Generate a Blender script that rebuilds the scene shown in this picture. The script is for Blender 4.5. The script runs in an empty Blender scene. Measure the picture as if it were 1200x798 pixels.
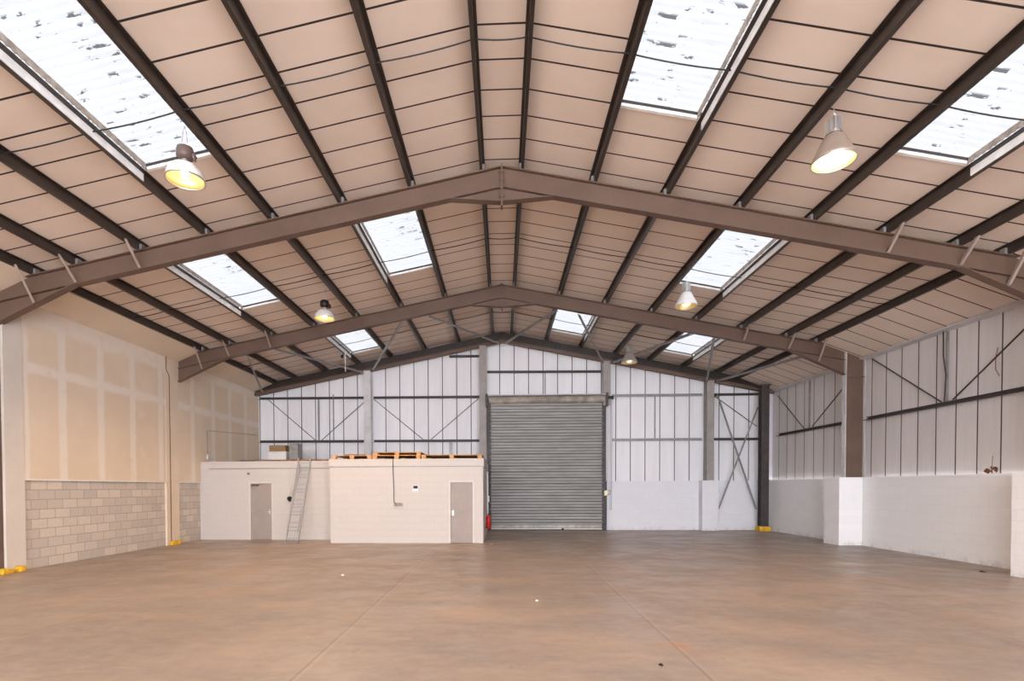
import bpy, bmesh, math, random
from mathutils import Vector, Matrix
random.seed(7)
S = bpy.context.scene
COL = S.collection
PI = math.pi

# ------------------------------------------------------------------ dimensions (metres); X right, Y into the hall, Z up
SL = 0.2007                       # roof slope
ZTOP = 8.41                       # top of the portal rafters at the ridge
LIN = 0.185                       # lining height above the rafter tops
F1, F2, YG = 11.2, 17.607, 23.3   # the two portal frames, the gable
XL, XR = -10.8, 11.15             # faces of left wall and right blockwork
XC = 11.52                        # face of right cladding
YN = -8.0                         # near end of what is modelled of the roof
PX = [0.40, 1.87, 3.33, 4.81, 6.23, 7.65, 9.05, 9.98]
BAY = [4.79, F1, F2, YG]

def rtop(x): return ZTOP - SL * abs(x)
def lin(x): return rtop(x) + LIN

# ------------------------------------------------------------------ mesh helpers
class MB:
    def __init__(s): s.bm = bmesh.new()
    def poly(s, vs, faces):
        v = [s.bm.verts.new(p) for p in vs]
        for f in faces:
            try: s.bm.faces.new([v[i] for i in f])
            except ValueError: pass
        return s
    def box(s, x0, x1, y0, y1, z0, z1):
        return s.poly([(x0,y0,z0),(x1,y0,z0),(x1,y1,z0),(x0,y1,z0),(x0,y0,z1),(x1,y0,z1),(x1,y1,z1),(x0,y1,z1)],
                      [(3,2,1,0),(4,5,6,7),(0,1,5,4),(1,2,6,5),(2,3,7,6),(3,0,4,7)])
    def prism(s, pts, a, b, ax='y'):
        """closed polygon in the plane across ax, drawn from a to b along it"""
        n = len(pts)
        def P(u, w, t): return (u, t, w) if ax == 'y' else ((t, u, w) if ax == 'x' else (u, w, t))
        vs = [P(u, w, a) for u, w in pts] + [P(u, w, b) for u, w in pts]
        fs = [tuple(range(n))[::-1], tuple(range(n, 2*n))] + [(i, (i+1) % n, n+(i+1) % n, n+i) for i in range(n)]
        return s.poly(vs, fs)
    def bar(s, p, q, w, h, up=(0,0,1)):
        """rectangular bar from p to q"""
        p, q = Vector(p), Vector(q); d = (q-p).normalized(); u = Vector(up)
        if abs(d.dot(u)) > .98: u = Vector((1,0,0))
        a = d.cross(u).normalized(); b = a.cross(d).normalized()
        c = [a*w/2+b*h/2, -a*w/2+b*h/2, -a*w/2-b*h/2, a*w/2-b*h/2]
        return s.poly([tuple(p+k) for k in c] + [tuple(q+k) for k in c], [(3,2,1,0),(4,5,6,7),(0,1,5,4),(1,2,6,5),(2,3,7,6),(3,0,4,7)])
    def angle(s, p, q, w, t, up=(0,0,1)):
        """L section from p to q"""
        p, q = Vector(p), Vector(q); d = (q-p).normalized(); u = Vector(up)
        if abs(d.dot(u)) > .98: u = Vector((1,0,0))
        a = d.cross(u).normalized(); b = a.cross(d).normalized()
        pts = [(0,0),(w,0),(w,t),(t,t),(t,w),(0,w)]
        c = [a*x+b*y for x, y in pts]; n = 6
        return s.poly([tuple(p+k) for k in c]+[tuple(q+k) for k in c], [tuple(range(n))[::-1], tuple(range(n,2*n))]+[(i,(i+1)%n,n+(i+1)%n,n+i) for i in range(n)])
    def tube(s, pts, r, n=8):
        rings = []
        pts = [Vector(p) for p in pts]
        for i, p in enumerate(pts):
            d = (pts[min(i+1, len(pts)-1)] - pts[max(i-1, 0)]).normalized()
            u = Vector((0,0,1)) if abs(d.z) < .95 else Vector((1,0,0))
            a = d.cross(u).normalized(); b = a.cross(d)
            rings.append([s.bm.verts.new(p + a*r*math.cos(2*PI*k/n) + b*r*math.sin(2*PI*k/n)) for k in range(n)])
        for A, B in zip(rings, rings[1:]):
            for k in range(n): s.bm.faces.new((A[k], A[(k+1)%n], B[(k+1)%n], B[k]))
        s.bm.faces.new(rings[0][::-1]); s.bm.faces.new(rings[-1])
        return s
    def lathe(s, prof, n=32, c=(0,0,0), cap=False):
        rings = [[s.bm.verts.new((c[0]+r*math.cos(2*PI*k/n), c[1]+r*math.sin(2*PI*k/n), c[2]+z)) for k in range(n)] for r, z in prof]
        for A, B in zip(rings, rings[1:]):
            for k in range(n): s.bm.faces.new((A[k], A[(k+1)%n], B[(k+1)%n], B[k]))
        if cap: s.bm.faces.new(rings[0][::-1]); s.bm.faces.new(rings[-1])
        return s
    def build(s, name, mat, parent=None, smooth=False, bevel=0, solid=0):
        bmesh.ops.recalc_face_normals(s.bm, faces=s.bm.faces)
        me = bpy.data.meshes.new(name); s.bm.to_mesh(me); s.bm.free()
        if smooth:
            for p in me.polygons: p.use_smooth = True
        o = bpy.data.objects.new(name, me); COL.objects.link(o)
        me.materials.append(mat)
        if parent: o.parent = parent
        if bevel:
            m = o.modifiers.new('bevel', 'BEVEL'); m.width = bevel; m.segments = 2; m.limit_method = 'ANGLE'
        if solid:
            m = o.modifiers.new('solid', 'SOLIDIFY'); m.thickness = solid; m.offset = 0
        return o

def tag(o, label, cat, group=None):
    o['label'] = label; o['category'] = cat
    if group: o['group'] = group
    return o
def thing(name, label, cat, loc=(0,0,0), group=None, rz=0):
    o = bpy.data.objects.new(name, None); COL.objects.link(o); o.empty_display_size = .2
    o.location = loc; o.rotation_euler = (0,0,rz)
    return tag(o, label, cat, group)
def struct(o, label):
    o['kind'] = 'structure'; o['label'] = label; return o
def dup(root, loc, label, group=None, rz=None):
    r = root.copy(); COL.objects.link(r); r.location = loc; r['label'] = label
    if group: r['group'] = group
    if rz is not None: r.rotation_euler = (0,0,rz)
    for ch in list(root.children):
        c = ch.copy(); COL.objects.link(c); c.parent = r
        for g in list(ch.children):
            d = g.copy(); COL.objects.link(d); d.parent = c
    return r

# ------------------------------------------------------------------ material helpers
def lin_c(r, g, b):
    f = lambda v: (v/255/12.92) if v/255 <= .04045 else ((v/255+.055)/1.055)**2.4
    return (f(r), f(g), f(b), 1)
class NT:
    def __init__(s, name):
        s.m = bpy.data.materials.new(name); s.m.use_nodes = True
        s.t = s.m.node_tree; s.n = s.t.nodes; s.l = s.t.links
        s.b = s.n['Principled BSDF']; s.out = s.n['Material Output']
        s.b.inputs['Specular IOR Level'].default_value = .3
        s._xyz = None
    def node(s, kind, **kw):
        x = s.n.new(kind)
        for k, v in kw.items(): setattr(x, k, v)
        return x
    def put(s, sock, v):
        if hasattr(v, 'is_output'): s.l.new(v, sock)
        else: sock.default_value = v
    def math(s, op, a, b=None, c=None, clamp=False):
        x = s.node('ShaderNodeMath', operation=op, use_clamp=clamp)
        for i, v in enumerate((a, b, c)):
            if v is not None: s.put(x.inputs[i], v)
        return x.outputs[0]
    def co(s):
        return s.node('ShaderNodeTexCoord').outputs['Object']
    def xyz(s):
        if s._xyz is None:
            x = s.node('ShaderNodeSeparateXYZ'); s.l.new(s.co(), x.inputs[0]); s._xyz = x.outputs
        return s._xyz
    def mapped(s, scale):
        m = s.node('ShaderNodeMapping'); s.l.new(s.co(), m.inputs[0]); m.inputs['Scale'].default_value = scale
        return m.outputs[0]
    def noise(s, scale, detail=4, rough=.55, vec=None, lo=0, hi=1):
        x = s.node('ShaderNodeTexNoise'); x.inputs['Scale'].default_value = scale
        x.inputs['Detail'].default_value = detail; x.inputs['Roughness'].default_value = rough
        s.l.new(vec if vec is not None else s.co(), x.inputs['Vector'])
        return s.remap(x.outputs['Fac'], lo, hi) if (lo, hi) != (0, 1) else x.outputs['Fac']
    def remap(s, v, lo, hi, a=0., b=1., smooth=True):
        x = s.node('ShaderNodeMapRange'); x.interpolation_type = 'SMOOTHSTEP' if smooth else 'LINEAR'
        s.put(x.inputs['Value'], v)
        for k, q in zip(('From Min','From Max','To Min','To Max'), (lo, hi, a, b)): x.inputs[k].default_value = q
        return x.outputs[0]
    def mix(s, f, a, b, mode='MIX'):
        x = s.node('ShaderNodeMix', data_type='RGBA', blend_type=mode)
        s.put(x.inputs[0], f); s.put(x.inputs[6], a); s.put(x.inputs[7], b)
        return x.outputs[2]
    def band(s, v, c, w, soft):
        """1 within w of c, fading over soft"""
        d = s.math('ABSOLUTE', s.math('SUBTRACT', v, c))
        return s.remap(d, w, w+soft, 1., 0.)
    def seam(s, v, phase, period, w):
        """1 on a thin line every period"""
        d = s.math('PINGPONG', s.math('SUBTRACT', v, phase), period/2)
        return s.remap(d, w*.75, w*1.1, 1., 0., False)
    def bump(s, h, dist, strength=1):
        x = s.node('ShaderNodeBump'); x.inputs['Distance'].default_value = dist; x.inputs['Strength'].default_value = strength
        s.put(x.inputs['Height'], h); s.l.new(x.outputs[0], s.b.inputs['Normal'])
    def done(s, color, rough=.6, metal=0., spec=None):
        s.put(s.b.inputs['Base Color'], color); s.put(s.b.inputs['Roughness'], rough); s.put(s.b.inputs['Metallic'], metal)
        if spec is not None: s.b.inputs['Specular IOR Level'].default_value = spec
        return s.m
def plain(name, c, rough=.6, metal=0., vary=.12, scale=3., spec=None):
    t = NT(name); c = tuple(c) if len(c) == 4 else (*c, 1)
    k = t.noise(scale, 5, .6, lo=.25, hi=.75)
    d = tuple(v*(1-vary) for v in c[:3]) + (1,); e = tuple(min(1, v*(1+vary*.5)) for v in c[:3]) + (1,)
    return t.done(t.mix(k, d, e), rough, metal, spec)

M = {}
# roof lining boards with dark jointing strips across the hall
t = NT('roof_lining_boards'); x, y, z = t.xyz()
cell = t.math('FLOOR', t.math('DIVIDE', t.math('SUBTRACT', y, 9.17), .64))
wn = t.node('ShaderNodeTexWhiteNoise', noise_dimensions='1D'); t.l.new(cell, wn.inputs['W'])
base = t.mix(t.noise(.8, 5, .6, lo=.3, hi=.7), (.715,.60,.515,1), (.77,.655,.565,1))
base = t.mix(t.math('MULTIPLY', wn.outputs['Value'], .25), base, (.67,.55,.465,1))
M['lining'] = t.done(t.mix(t.seam(y, 9.17, .64, .019), base, (.035,.024,.02,1)), .75, 0, .2)
# steelwork
t = NT('brown_grey_painted_steel')
k = t.noise(1.2, 5, .6, lo=.3, hi=.7); r = t.noise(9, 6, .7, lo=.62, hi=.8)
M['steel'] = t.done(t.mix(t.math('MULTIPLY', r, .4), t.mix(k, (.115,.070,.051,1), (.142,.088,.065,1)), (.09,.045,.03,1)), .5, 0, .4)
M['purlin'] = plain('dark_brown_purlin_steel', (.032,.022,.018), .36, 0, .35, 4, .65)
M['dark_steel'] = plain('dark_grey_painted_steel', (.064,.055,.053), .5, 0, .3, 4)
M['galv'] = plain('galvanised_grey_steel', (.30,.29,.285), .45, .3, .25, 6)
M['post'] = plain('pale_grey_painted_steel', (.60,.585,.59), .5, 0, .15, 3)
M['wire'] = plain('black_wire', (.02,.018,.018), .5)
M['trim'] = plain('white_trim_and_lit_web', (.90,.89,.88), .4, 0, .12, 5)
M['white_metal'] = plain('white_enamel', (.75,.74,.72), .3, 0, .08)
M['lamp_brown'] = plain('lamp_gear_brown_enamel', (.17,.12,.105), .35, .2, .2)
M['lamp_black'] = plain('lamp_gear_black_enamel', (.015,.014,.014), .4)
M['aluminium'] = plain('spun_aluminium', (.70,.69,.68), .28, .85, .1)
M['yellow'] = plain('yellow_guard_paint', (.72,.42,.03), .55, 0, .45, 7)
M['timber'] = plain('pale_pallet_timber', (.62,.34,.15), .75, 0, .3, 6)
M['old_timber'] = plain('old_brown_timber', (.25,.13,.07), .8, 0, .4, 6)
M['ladder'] = plain('dull_aluminium', (.42,.41,.40), .45, .15, .1)
M['card'] = plain('brown_cardboard', (.30,.19,.09), .8)
M['red'] = plain('red_enamel', (.62,.02,.02), .3)
M['black'] = plain('black_rubber', (.012,.012,.013), .5)
M['door'] = plain('grey_brown_door_paint', (.34,.285,.26), .5, 0, .1, 1.5)
M['frame'] = plain('white_gloss_woodwork', (.74,.71,.68), .4, 0, .06)
M['door_frame'] = plain('cream_door_frame', (.60,.555,.525), .45, 0, .05)
M['brace'] = plain('pale_brown_grey_steel', (.30,.235,.205), .5, 0, .15)
M['mid_post'] = plain('mid_grey_painted_steel', (.33,.30,.285), .5, 0, .18, 3)
M['leaf'] = plain('dried_brown_leaf', (.22,.10,.06), .8, 0, .4, 20)
M['brass'] = plain('worn_brass', (.5,.42,.28), .4, .6)
M['paper'] = plain('white_paper', (.8,.8,.78), .8)
M['navy'] = plain('dark_blue_print', (.02,.018,.05), .6)
M['plaster'] = plain('smooth_cream_plaster', (.72,.60,.47), .8, 0, .06, 1)
# left wall: plasterboard with filled joints (bay one and bay two)
def board_material(name, ys, zs, topz):
    t = NT(name); x, y, z = t.xyz()
    wob = t.noise(2.2, 4, .6)
    yy = t.math('ADD', y, t.math('MULTIPLY', t.math('SUBTRACT', wob, .5), .10)); zz = t.math('ADD', z, t.math('MULTIPLY', t.math('SUBTRACT', wob, .5), .16))
    f = None
    for c, w, s_ in [(c, .07, .09) for c in ys]:
        b = t.band(yy, c, w, s_); f = b if f is None else t.math('MAXIMUM', f, b)
    for c in zs: f = t.math('MAXIMUM', f, t.band(zz, c, .05, .12))
    f = t.math('MAXIMUM', f, t.remap(zz, topz-.10, topz+.10))
    f = t.math('MULTIPLY', f, t.noise(3.5, 4, .6, lo=.15, hi=.5))
    sp = t.math('MULTIPLY', t.noise(1.3, 3, .5, lo=.62, hi=.72), .35)
    f = t.math('MAXIMUM', f, sp)
    base = t.mix(t.noise(.7, 4, .6, lo=.3, hi=.7), (.68,.55,.42,1), (.73,.60,.465,1))
    return t.done(t.mix(t.math('MULTIPLY', f, .6), base, (.80,.74,.68,1)), .85, 0, .2)
M['board_a'] = board_material('filled_plasterboard_near', [11.75, 12.82, 14.09, 15.33, 16.62], [4.62], 5.62)
M['board_b'] = board_material('filled_plasterboard_far', [18.38, 19.72, 20.95, 22.24], [4.62], 5.75)
M['board_c'] = board_material('filled_plasterboard_front', [1.2, 2.4, 3.6, 4.8, 6, 7.2, 8.4, 9.6, 10.8], [4.62], 5.62)
# blockwork
def block_material(name, c1, c2, mortar, axis, rough=.85, depth=.004, msize=.012, dirt=None, paint=False):
    t = NT(name); x, y, z = t.xyz()
    cb = t.node('ShaderNodeCombineXYZ'); t.put(cb.inputs[0], y if axis == 'x' else x); t.put(cb.inputs[1], z)
    b = t.node('ShaderNodeTexBrick'); t.l.new(cb.outputs[0], b.inputs['Vector'])
    b.offset = .5; b.inputs['Scale'].default_value = 1; b.inputs['Brick Width'].default_value = .45; b.inputs['Row Height'].default_value = .2267
    b.inputs['Mortar Size'].default_value = msize; b.inputs['Mortar Smooth'].default_value = .2; b.inputs['Bias'].default_value = 0
    b.inputs['Color1'].default_value = c1; b.inputs['Color2'].default_value = c2; b.inputs['Mortar'].default_value = mortar
    col = t.mix(t.math('MULTIPLY', t.noise(14, 5, .7, lo=.35, hi=.7), (.22 if not paint else .04)), b.outputs['Color'], tuple(v*.6 for v in c1[:3])+(1,))
    if dirt:
        d = t.math('MULTIPLY', t.noise(1.6, 6, .65, lo=.64, hi=.8), .3); col = t.mix(d, col, dirt)
        scuff = t.math('MULTIPLY', t.remap(z, .0, .22, 1., 0.), t.noise(3, 5, .7, lo=.42, hi=.7)); col = t.mix(t.math('MULTIPLY', scuff, .6), col, tuple(v*.7 for v in dirt[:3])+(1,))
    t.bump(t.math('SUBTRACT', 1, b.outputs['Fac']), depth, .8)
    return t.done(col, rough, 0, .25)
M['block'] = block_material('bare_concrete_block', (.65,.57,.49,1), (.50,.44,.39,1), (.42,.365,.315,1), 'x')
M['dado_r'] = block_material('white_painted_block_side', (.86,.865,.88,1), (.84,.845,.86,1), (.82,.825,.84,1), 'x', .6, .003, .008, (.60,.585,.58,1), True)
M['dado_b'] = block_material('white_painted_block_end', (.78,.78,.82,1), (.76,.76,.80,1), (.74,.74,.78,1), 'y', .6, .003, .008, (.60,.585,.58,1), True)
M['office'] = block_material('cream_white_painted_block', (.56,.515,.485,1), (.55,.505,.475,1), (.53,.485,.455,1), 'y', .6, .003, .008, None, True)
# cladding of gable and right side: white liner sheets with dark vertical joints
def clad(name, axis, phase, c1, c2, period=.6255):
    t = NT(name); x, y, z = t.xyz(); v = y if axis == 'x' else x
    cell = t.math('FLOOR', t.math('DIVIDE', t.math('SUBTRACT', v, phase), period))
    wn = t.node('ShaderNodeTexWhiteNoise', noise_dimensions='1D'); t.l.new(cell, wn.inputs['W'])
    streak = t.noise(1, 5, .6, t.mapped((3,3,.35)), lo=.35, hi=.75)
    base = t.mix(streak, c1, c2); base = t.mix(t.math('MULTIPLY', wn.outputs['Value'], .2), base, tuple(v*.88 for v in c2[:3])+(1,))
    return t.done(t.mix(t.seam(v, phase, period, .019), base, (.05,.042,.042,1)), .6, 0, .25)
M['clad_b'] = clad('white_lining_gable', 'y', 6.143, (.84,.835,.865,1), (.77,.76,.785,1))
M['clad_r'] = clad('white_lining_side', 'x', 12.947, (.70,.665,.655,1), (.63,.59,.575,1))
# floor
t = NT('worn_concrete_floor'); x, y, z = t.xyz()
n1 = t.noise(.22, 6, .62, lo=.36, hi=.64); n2 = t.noise(1, 7, .68, t.mapped((.45,1.1,1)), lo=.35, hi=.7); n3 = t.noise(1, 8, .75, t.mapped((3.5,7,1)), lo=.36, hi=.66)
c = t.mix(n1, (.275,.215,.175,1), (.42,.31,.23,1))
c = t.mix(t.math('MULTIPLY', n2, .7), c, (.215,.185,.165,1))
c = t.mix(t.math('MULTIPLY', n3, .38), c, (.43,.345,.28,1))
sp = t.math('MULTIPLY', t.noise(2.6, 6, .75, t.mapped((1,.55,1)), lo=.58, hi=.74), .6); c = t.mix(sp, c, (.17,.135,.11,1))
for jx in (-2.02, 1.98, 5.95, -6.0):
    wob = t.math('ADD', x, t.math('MULTIPLY', t.math('SUBTRACT', t.noise(1.5, 3, .6), .5), .03))
    c = t.mix(t.math('MULTIPLY', t.band(wob, jx, .008, .010), .6), c, (.14,.10,.08,1))
    c = t.mix(t.math('MULTIPLY', t.band(wob, jx+.03, .012, .03), .22), c, (.50,.38,.28,1))
for jy in (11.2, 17.6):
    c = t.mix(t.math('MULTIPLY', t.band(y, jy, .008, .012), .35), c, (.15,.11,.09,1))
rust = t.math('MULTIPLY', t.band(x, 2.0, .02, .28), t.math('MULTIPLY', t.band(y, 6.3, .02, .4), t.noise(5, 5, .7, lo=.4, hi=.65)))
c = t.mix(t.math('MULTIPLY', rust, .8), c, (.42,.17,.06,1))
t.bump(t.noise(9, 6, .7), .003, .25)
M['floor'] = t.done(c, t.noise(1.1, 5, .6, lo=-.6, hi=1.6), 0, .5)
rr = t.remap(t.noise(.9, 6, .65), .3, .7, .28, .55); t.put(t.b.inputs['Roughness'], rr)
# roller shutter steel
t = NT('weathered_shutter_steel'); x, y, z = t.xyz()
cell = t.math('FLOOR', t.math('DIVIDE', z, .128)); wn = t.node('ShaderNodeTexWhiteNoise', noise_dimensions='1D'); t.l.new(cell, wn.inputs['W'])
st = t.noise(1, 5, .6, t.mapped((.9, 1, 5)), lo=.3, hi=.72)
c = t.mix(st, (.27,.26,.25,1), (.38,.37,.36,1)); c = t.mix(t.math('MULTIPLY', wn.outputs['Value'], .45), c, (.21,.20,.19,1))
c = t.mix(t.math('MULTIPLY', t.noise(3, 5, .7, lo=.6, hi=.8), .35), c, (.30,.20,.14,1))
c = t.mix(t.math('MULTIPLY', t.seam(z, .20, .128, .016), .75), c, (.07,.068,.065,1)); c = t.mix(t.math('MULTIPLY', t.seam(z, .22, .256, .02), .5), c, (.10,.098,.095,1))
M['shutter'] = t.done(c, .5, .25, .4)
# skylight sheet: grubby translucent corrugated plastic
t = NT('translucent_rooflight_sheet')
sp = t.noise(1, 4, .6, t.mapped((3.0, 9, 3.0)), lo=.59, hi=.625)
_y = t.xyz()[1]; sp = t.math('MULTIPLY', sp, t.remap(t.math('PINGPONG', _y, .075), .022, .05, 1., .0))
sp2 = t.math('MULTIPLY', t.noise(1, 5, .65, t.mapped((.9, 5, .9)), lo=.48, hi=.72), .35)
x, y, z = t.xyz()
col = t.mix(sp2, (.118,.118,.119,1), (.076,.077,.079,1)); col = t.mix(t.math('MULTIPLY', t.seam(y, .31, .95, .014), .55), col, (.12,.12,.12,1)); col = t.mix(t.math('MULTIPLY', sp, .9), col, (.02,.02,.02,1))
tr = t.node('ShaderNodeBsdfTranslucent'); t.put(tr.inputs[0], col)
df = t.node('ShaderNodeBsdfDiffuse'); t.put(df.inputs[0], t.mix(sp, (.45,.46,.47,1), (.03,.03,.03,1)))
ad = t.node('ShaderNodeMixShader'); ad.inputs[0].default_value = .12
t.l.new(tr.outputs[0], ad.inputs[1]); t.l.new(df.outputs[0], ad.inputs[2]); t.l.new(ad.outputs[0], t.out.inputs[0])
M['sheet'] = t.m
# lamp glow
def emit(name, c, s):
    t = NT(name); t.b.inputs['Emission Color'].default_value = c; t.b.inputs['Emission Strength'].default_value = s
    return t.done((.8,.8,.8,1), .3)
M['bulb_on'] = emit('lit_bulb', (1,.84,.58,1), 30)
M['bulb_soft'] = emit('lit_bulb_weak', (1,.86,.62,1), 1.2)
t = NT('gold_reflector'); M['reflector'] = t.done((.93,.76,.33,1), .32, .6)
t = NT('prismatic_acrylic'); t.b.inputs['Transmission Weight'].default_value = .35; M['acrylic'] = t.done((.85,.83,.80,1), .22, 0, .5)

# ------------------------------------------------------------------ SETTING
struct(MB().box(-14, 14, -13, 24.2, -.15, 0).build('floor', M['floor']), 'worn brown concrete floor with sawn joints')

# which lining fields are rooflights: (side, interval) -> y0, y1
SKY = {}
for (a, b), fields in (((5.32, 9.17), [(-1,3),(1,1),(1,4)]), ((11.75, 15.5), [(-1,4),(-1,1),(1,3)]), ((18.2, 21.95), [(-1,3),(1,1),(1,4)])):
    for s, i in fields: SKY.setdefault((s, i), []).append((a, b))
ys = sorted({YN, 23.62, *[v for L in SKY.values() for ab in L for v in ab]})
m = MB(); vc = {}
def V(x, y, z):
    k = (round(x,4), round(y,4), round(z,4))
    if k not in vc: vc[k] = m.bm.verts.new(k)
    return vc[k]
for s in (-1, 1):
    for i in range(len(PX)-1):
        x0, x1 = s*PX[i], s*PX[i+1]
        for y0, y1 in zip(ys, ys[1:]):
            if any(a <= y0 and y1 <= b for a, b in SKY.get((s, i), [])): continue
            m.bm.faces.new([V(x0,y0,lin(x0)), V(x1,y0,lin(x1)), V(x1,y1,lin(x1)), V(x0,y1,lin(x0))])
for y0, y1 in zip(ys, ys[1:]):
    m.bm.faces.new([V(-.4,y0,lin(.4)), V(.4,y0,lin(.4)), V(.4,y1,lin(.4)), V(-.4,y1,lin(.4))])
o = m.build('ceiling', M['lining'], solid=.04); o.modifiers['solid'].offset = 1
struct(o, 'pinkish cream roof lining boards with dark jointing strips')
# eaves strips, steeper than the roof
o = MB().prism([(10.05, 6.398), (XC+.1, 5.80), (XC+.1, 5.87), (10.05, 6.47)], YN, 23.62).build('ceiling_eaves_right', M['lining'])
struct(o, 'steeper strip of lining boards along the right eaves')
o = MB().prism([(-10.05, 6.398), (XL-.15, 6.00), (XL-.15, 6.08), (-10.05, 6.47)], YN, 23.62).build('ceiling_eaves_left', M['plaster'])
struct(o, 'smooth cream soffit along the top of the left wall')

# left wall
LW = [('wall_left_front', M['board_c'], YN, 11.05, 'filled plasterboard left wall before the nearer frame'), ('wall_left', M['board_a'], 11.72, 16.86, 'patched plasterboard upper left wall between the frames'),
      ('wall_left_far', M['board_b'], 17.52, 23.6, 'patched plasterboard upper left wall beyond the farther frame')]
for n, mt, a, b, lb in LW:
    struct(MB().box(XL-.2, XL, a, b, 2.06, 6.3).build(n, mt), lb)
    struct(MB().box(XL-.2, XL-.05, a, b, 0, 2.06).build(n+'_blockwork', M['block']), 'bare concrete block dado, ' + lb.split('left wall')[-1].strip())
    struct(MB().box(XL-.05, XL+.018, a, b, 2.03, 2.065).build('trim_'+n, M['frame'], bevel=.004), 'white lip under the plasterboard, ' + lb.split('left wall')[-1].strip())
M['pier_paint'] = plain('cream_grey_painted_pier', (.64,.575,.515), .7, 0, .08, 1)
struct(MB().box(XL-.2, XL+.012, 11.24, 11.72, 0, 6.3).build('wall_left_pier', M['pier_paint']), 'smooth pale pier in the left wall under the nearer frame')
struct(MB().box(XL-.2, XL+.012, 16.86, 17.52, 0, 6.3).build('wall_left_pier', M['plaster']), 'smooth cream pier in the left wall under the farther frame')
struct(MB().box(XL-.2, XL-.05, 11.05, 11.24, 0, 6.3).build('wall_left_recess', M['steel']), 'brown steel recess beside the near left pier')

# right wall
struct(MB().box(XR, XR+.3, YN, 23.5, 0, 2.115).build('wall_right_dado', M['dado_r']), 'white painted blockwork along the right side')
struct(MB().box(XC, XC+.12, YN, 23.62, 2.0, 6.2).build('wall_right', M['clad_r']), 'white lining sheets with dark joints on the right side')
for a, b, lb in ((10.3, 11.36, 'white painted pier on the right below the nearer frame'), (17.15, 17.95, 'white painted pier on the right below the farther frame')):
    struct(MB().box(10.45 if a > 12 else 10.33, XR+.02, a, b, 0, 2.118).build('wall_right_pier', M['dado_r'], bevel=.006), lb)

# gable wall, an opening for the shutter
struct(MB().prism([(-11.2, 0), (-.66, 0), (-.66, 5.7), (4.47, 5.7), (4.47, 1.9), (11.7, 1.9), (11.7, 6.4), (0, 8.74), (-11.2, 6.5)], 23.5, 23.62).build('wall_back', M['clad_b']),
       'white lining sheets with dark joints on the far gable')
struct(MB().box(4.47, 11.4, 23.3, 23.56, 0, 2.1).build('wall_back_dado', M['dado_b']), 'white painted blockwork at the foot of the gable, right of the shutter')
struct(MB().box(8.36, 9.03, 22.88, 23.32, 0, 2.112).build('wall_back_pier', M['dado_b'], bevel=.006), 'white painted pier projecting from the gable blockwork')
# ------------------------------------------------------------------ OFFICES
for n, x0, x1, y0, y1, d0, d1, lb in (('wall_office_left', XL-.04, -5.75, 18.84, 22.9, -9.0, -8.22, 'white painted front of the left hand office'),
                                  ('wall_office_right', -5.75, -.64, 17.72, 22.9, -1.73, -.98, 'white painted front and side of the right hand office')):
    # front with a doorway, returns and roof slab in one masonry shell
    m = MB().prism([(x0,0),(d0,0),(d0,2.04),(d1,2.04),(d1,0),(x1,0),(x1,2.79),(x0,2.79)], y0, y0+.14)
    m.box(x1-.14, x1, y0+.14, y1, 0, 2.79); m.box(x0, x0+.14, y0+.14, y1, 0, 2.79); m.box(x0+.14, x1-.14, y0+.14, y1, 2.66, 2.79)
    o = m.build(n, M['office']); struct(o, lb)
    fx0, fx1 = (x0, x1+.03) if 'right' in n else (x0+.35, x1)
    m = MB().box(fx0-(.03 if 'right' in n else 0), fx1, y0-.03, y0, 2.555, 2.80)
    if 'right' in n: m.box(x1, x1+.03, y0, y1, 2.555, 2.80)
    struct(MB().box(fx0, fx1, y0-.012, y0, 2.53, 2.555).build('trim_'+n[5:]+'_shadow_line', M['galv']), 'grey painted shadow line under the fascia of the %s office' % ('right hand' if 'right' in n else 'left hand'))  # grey strip painted in for the shadow line below the fascia
    struct(m.build('trim_'+n[5:], M['office'], bevel=.005), 'white fascia board along the top of the %s office' % ('right hand' if 'right' in n else 'left hand'))

def office_door(name, x0, x1, y, lb, closer, hinge_left):
    r = thing(name, lb, 'door', ((x0+x1)/2, y, 0)); r['kind'] = 'structure'
    w = (x1-x0)/2
    fr = MB().prism([(-w-.05,0),(-w+.012,0),(-w+.012,2.01),(w-.012,2.01),(w-.012,0),(w+.05,0),(w+.05,2.075),(-w-.05,2.075)], -.012, .10).build('door_frame', M['door_frame'], r, bevel=.004)
    MB().box(-w+.016, w-.016, .03, .075, .008, 2.006).build('door_leaf', M['door'], r, bevel=.003)
    s = 1 if hinge_left else -1
    h = MB().tube([(s*(w-.09), .03, 1.0), (s*(w-.09), -.02, 1.0), (s*(w-.20), -.025, 1.0)], .011).build('door_handle', M['aluminium'], r, True)
    MB().box(s*(w-.11), s*(w-.07), .024, .031, .92, 1.08).build('handle_plate', M['aluminium'], h)
    for hz in (.25, 1.0, 1.78): MB().tube([(-s*(w-.008), .02, hz-.05), (-s*(w-.008), .02, hz+.05)], .012).build('hinge', M['aluminium'], r, True)
    if closer:
        c = MB().box(-s*(w-.30), -s*(w-.05), -.03, .03, 1.91, 1.97).build('door_closer', M['lamp_brown'], r, bevel=.006)
        MB().bar((-s*(w-.12), -.035, 1.975), (-s*(w-.40), .0, 1.99), .02, .01).build('closer_arm', M['lamp_brown'], c)
    return r
office_door('door_1', -9.0, -8.22, 18.84, 'grey office door with a closer, left of the leaning ladder', True, True)
office_door('door_2', -1.73, -.98, 17.72, 'plain grey office door at the right end, beside the shutter', False, False)

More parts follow.
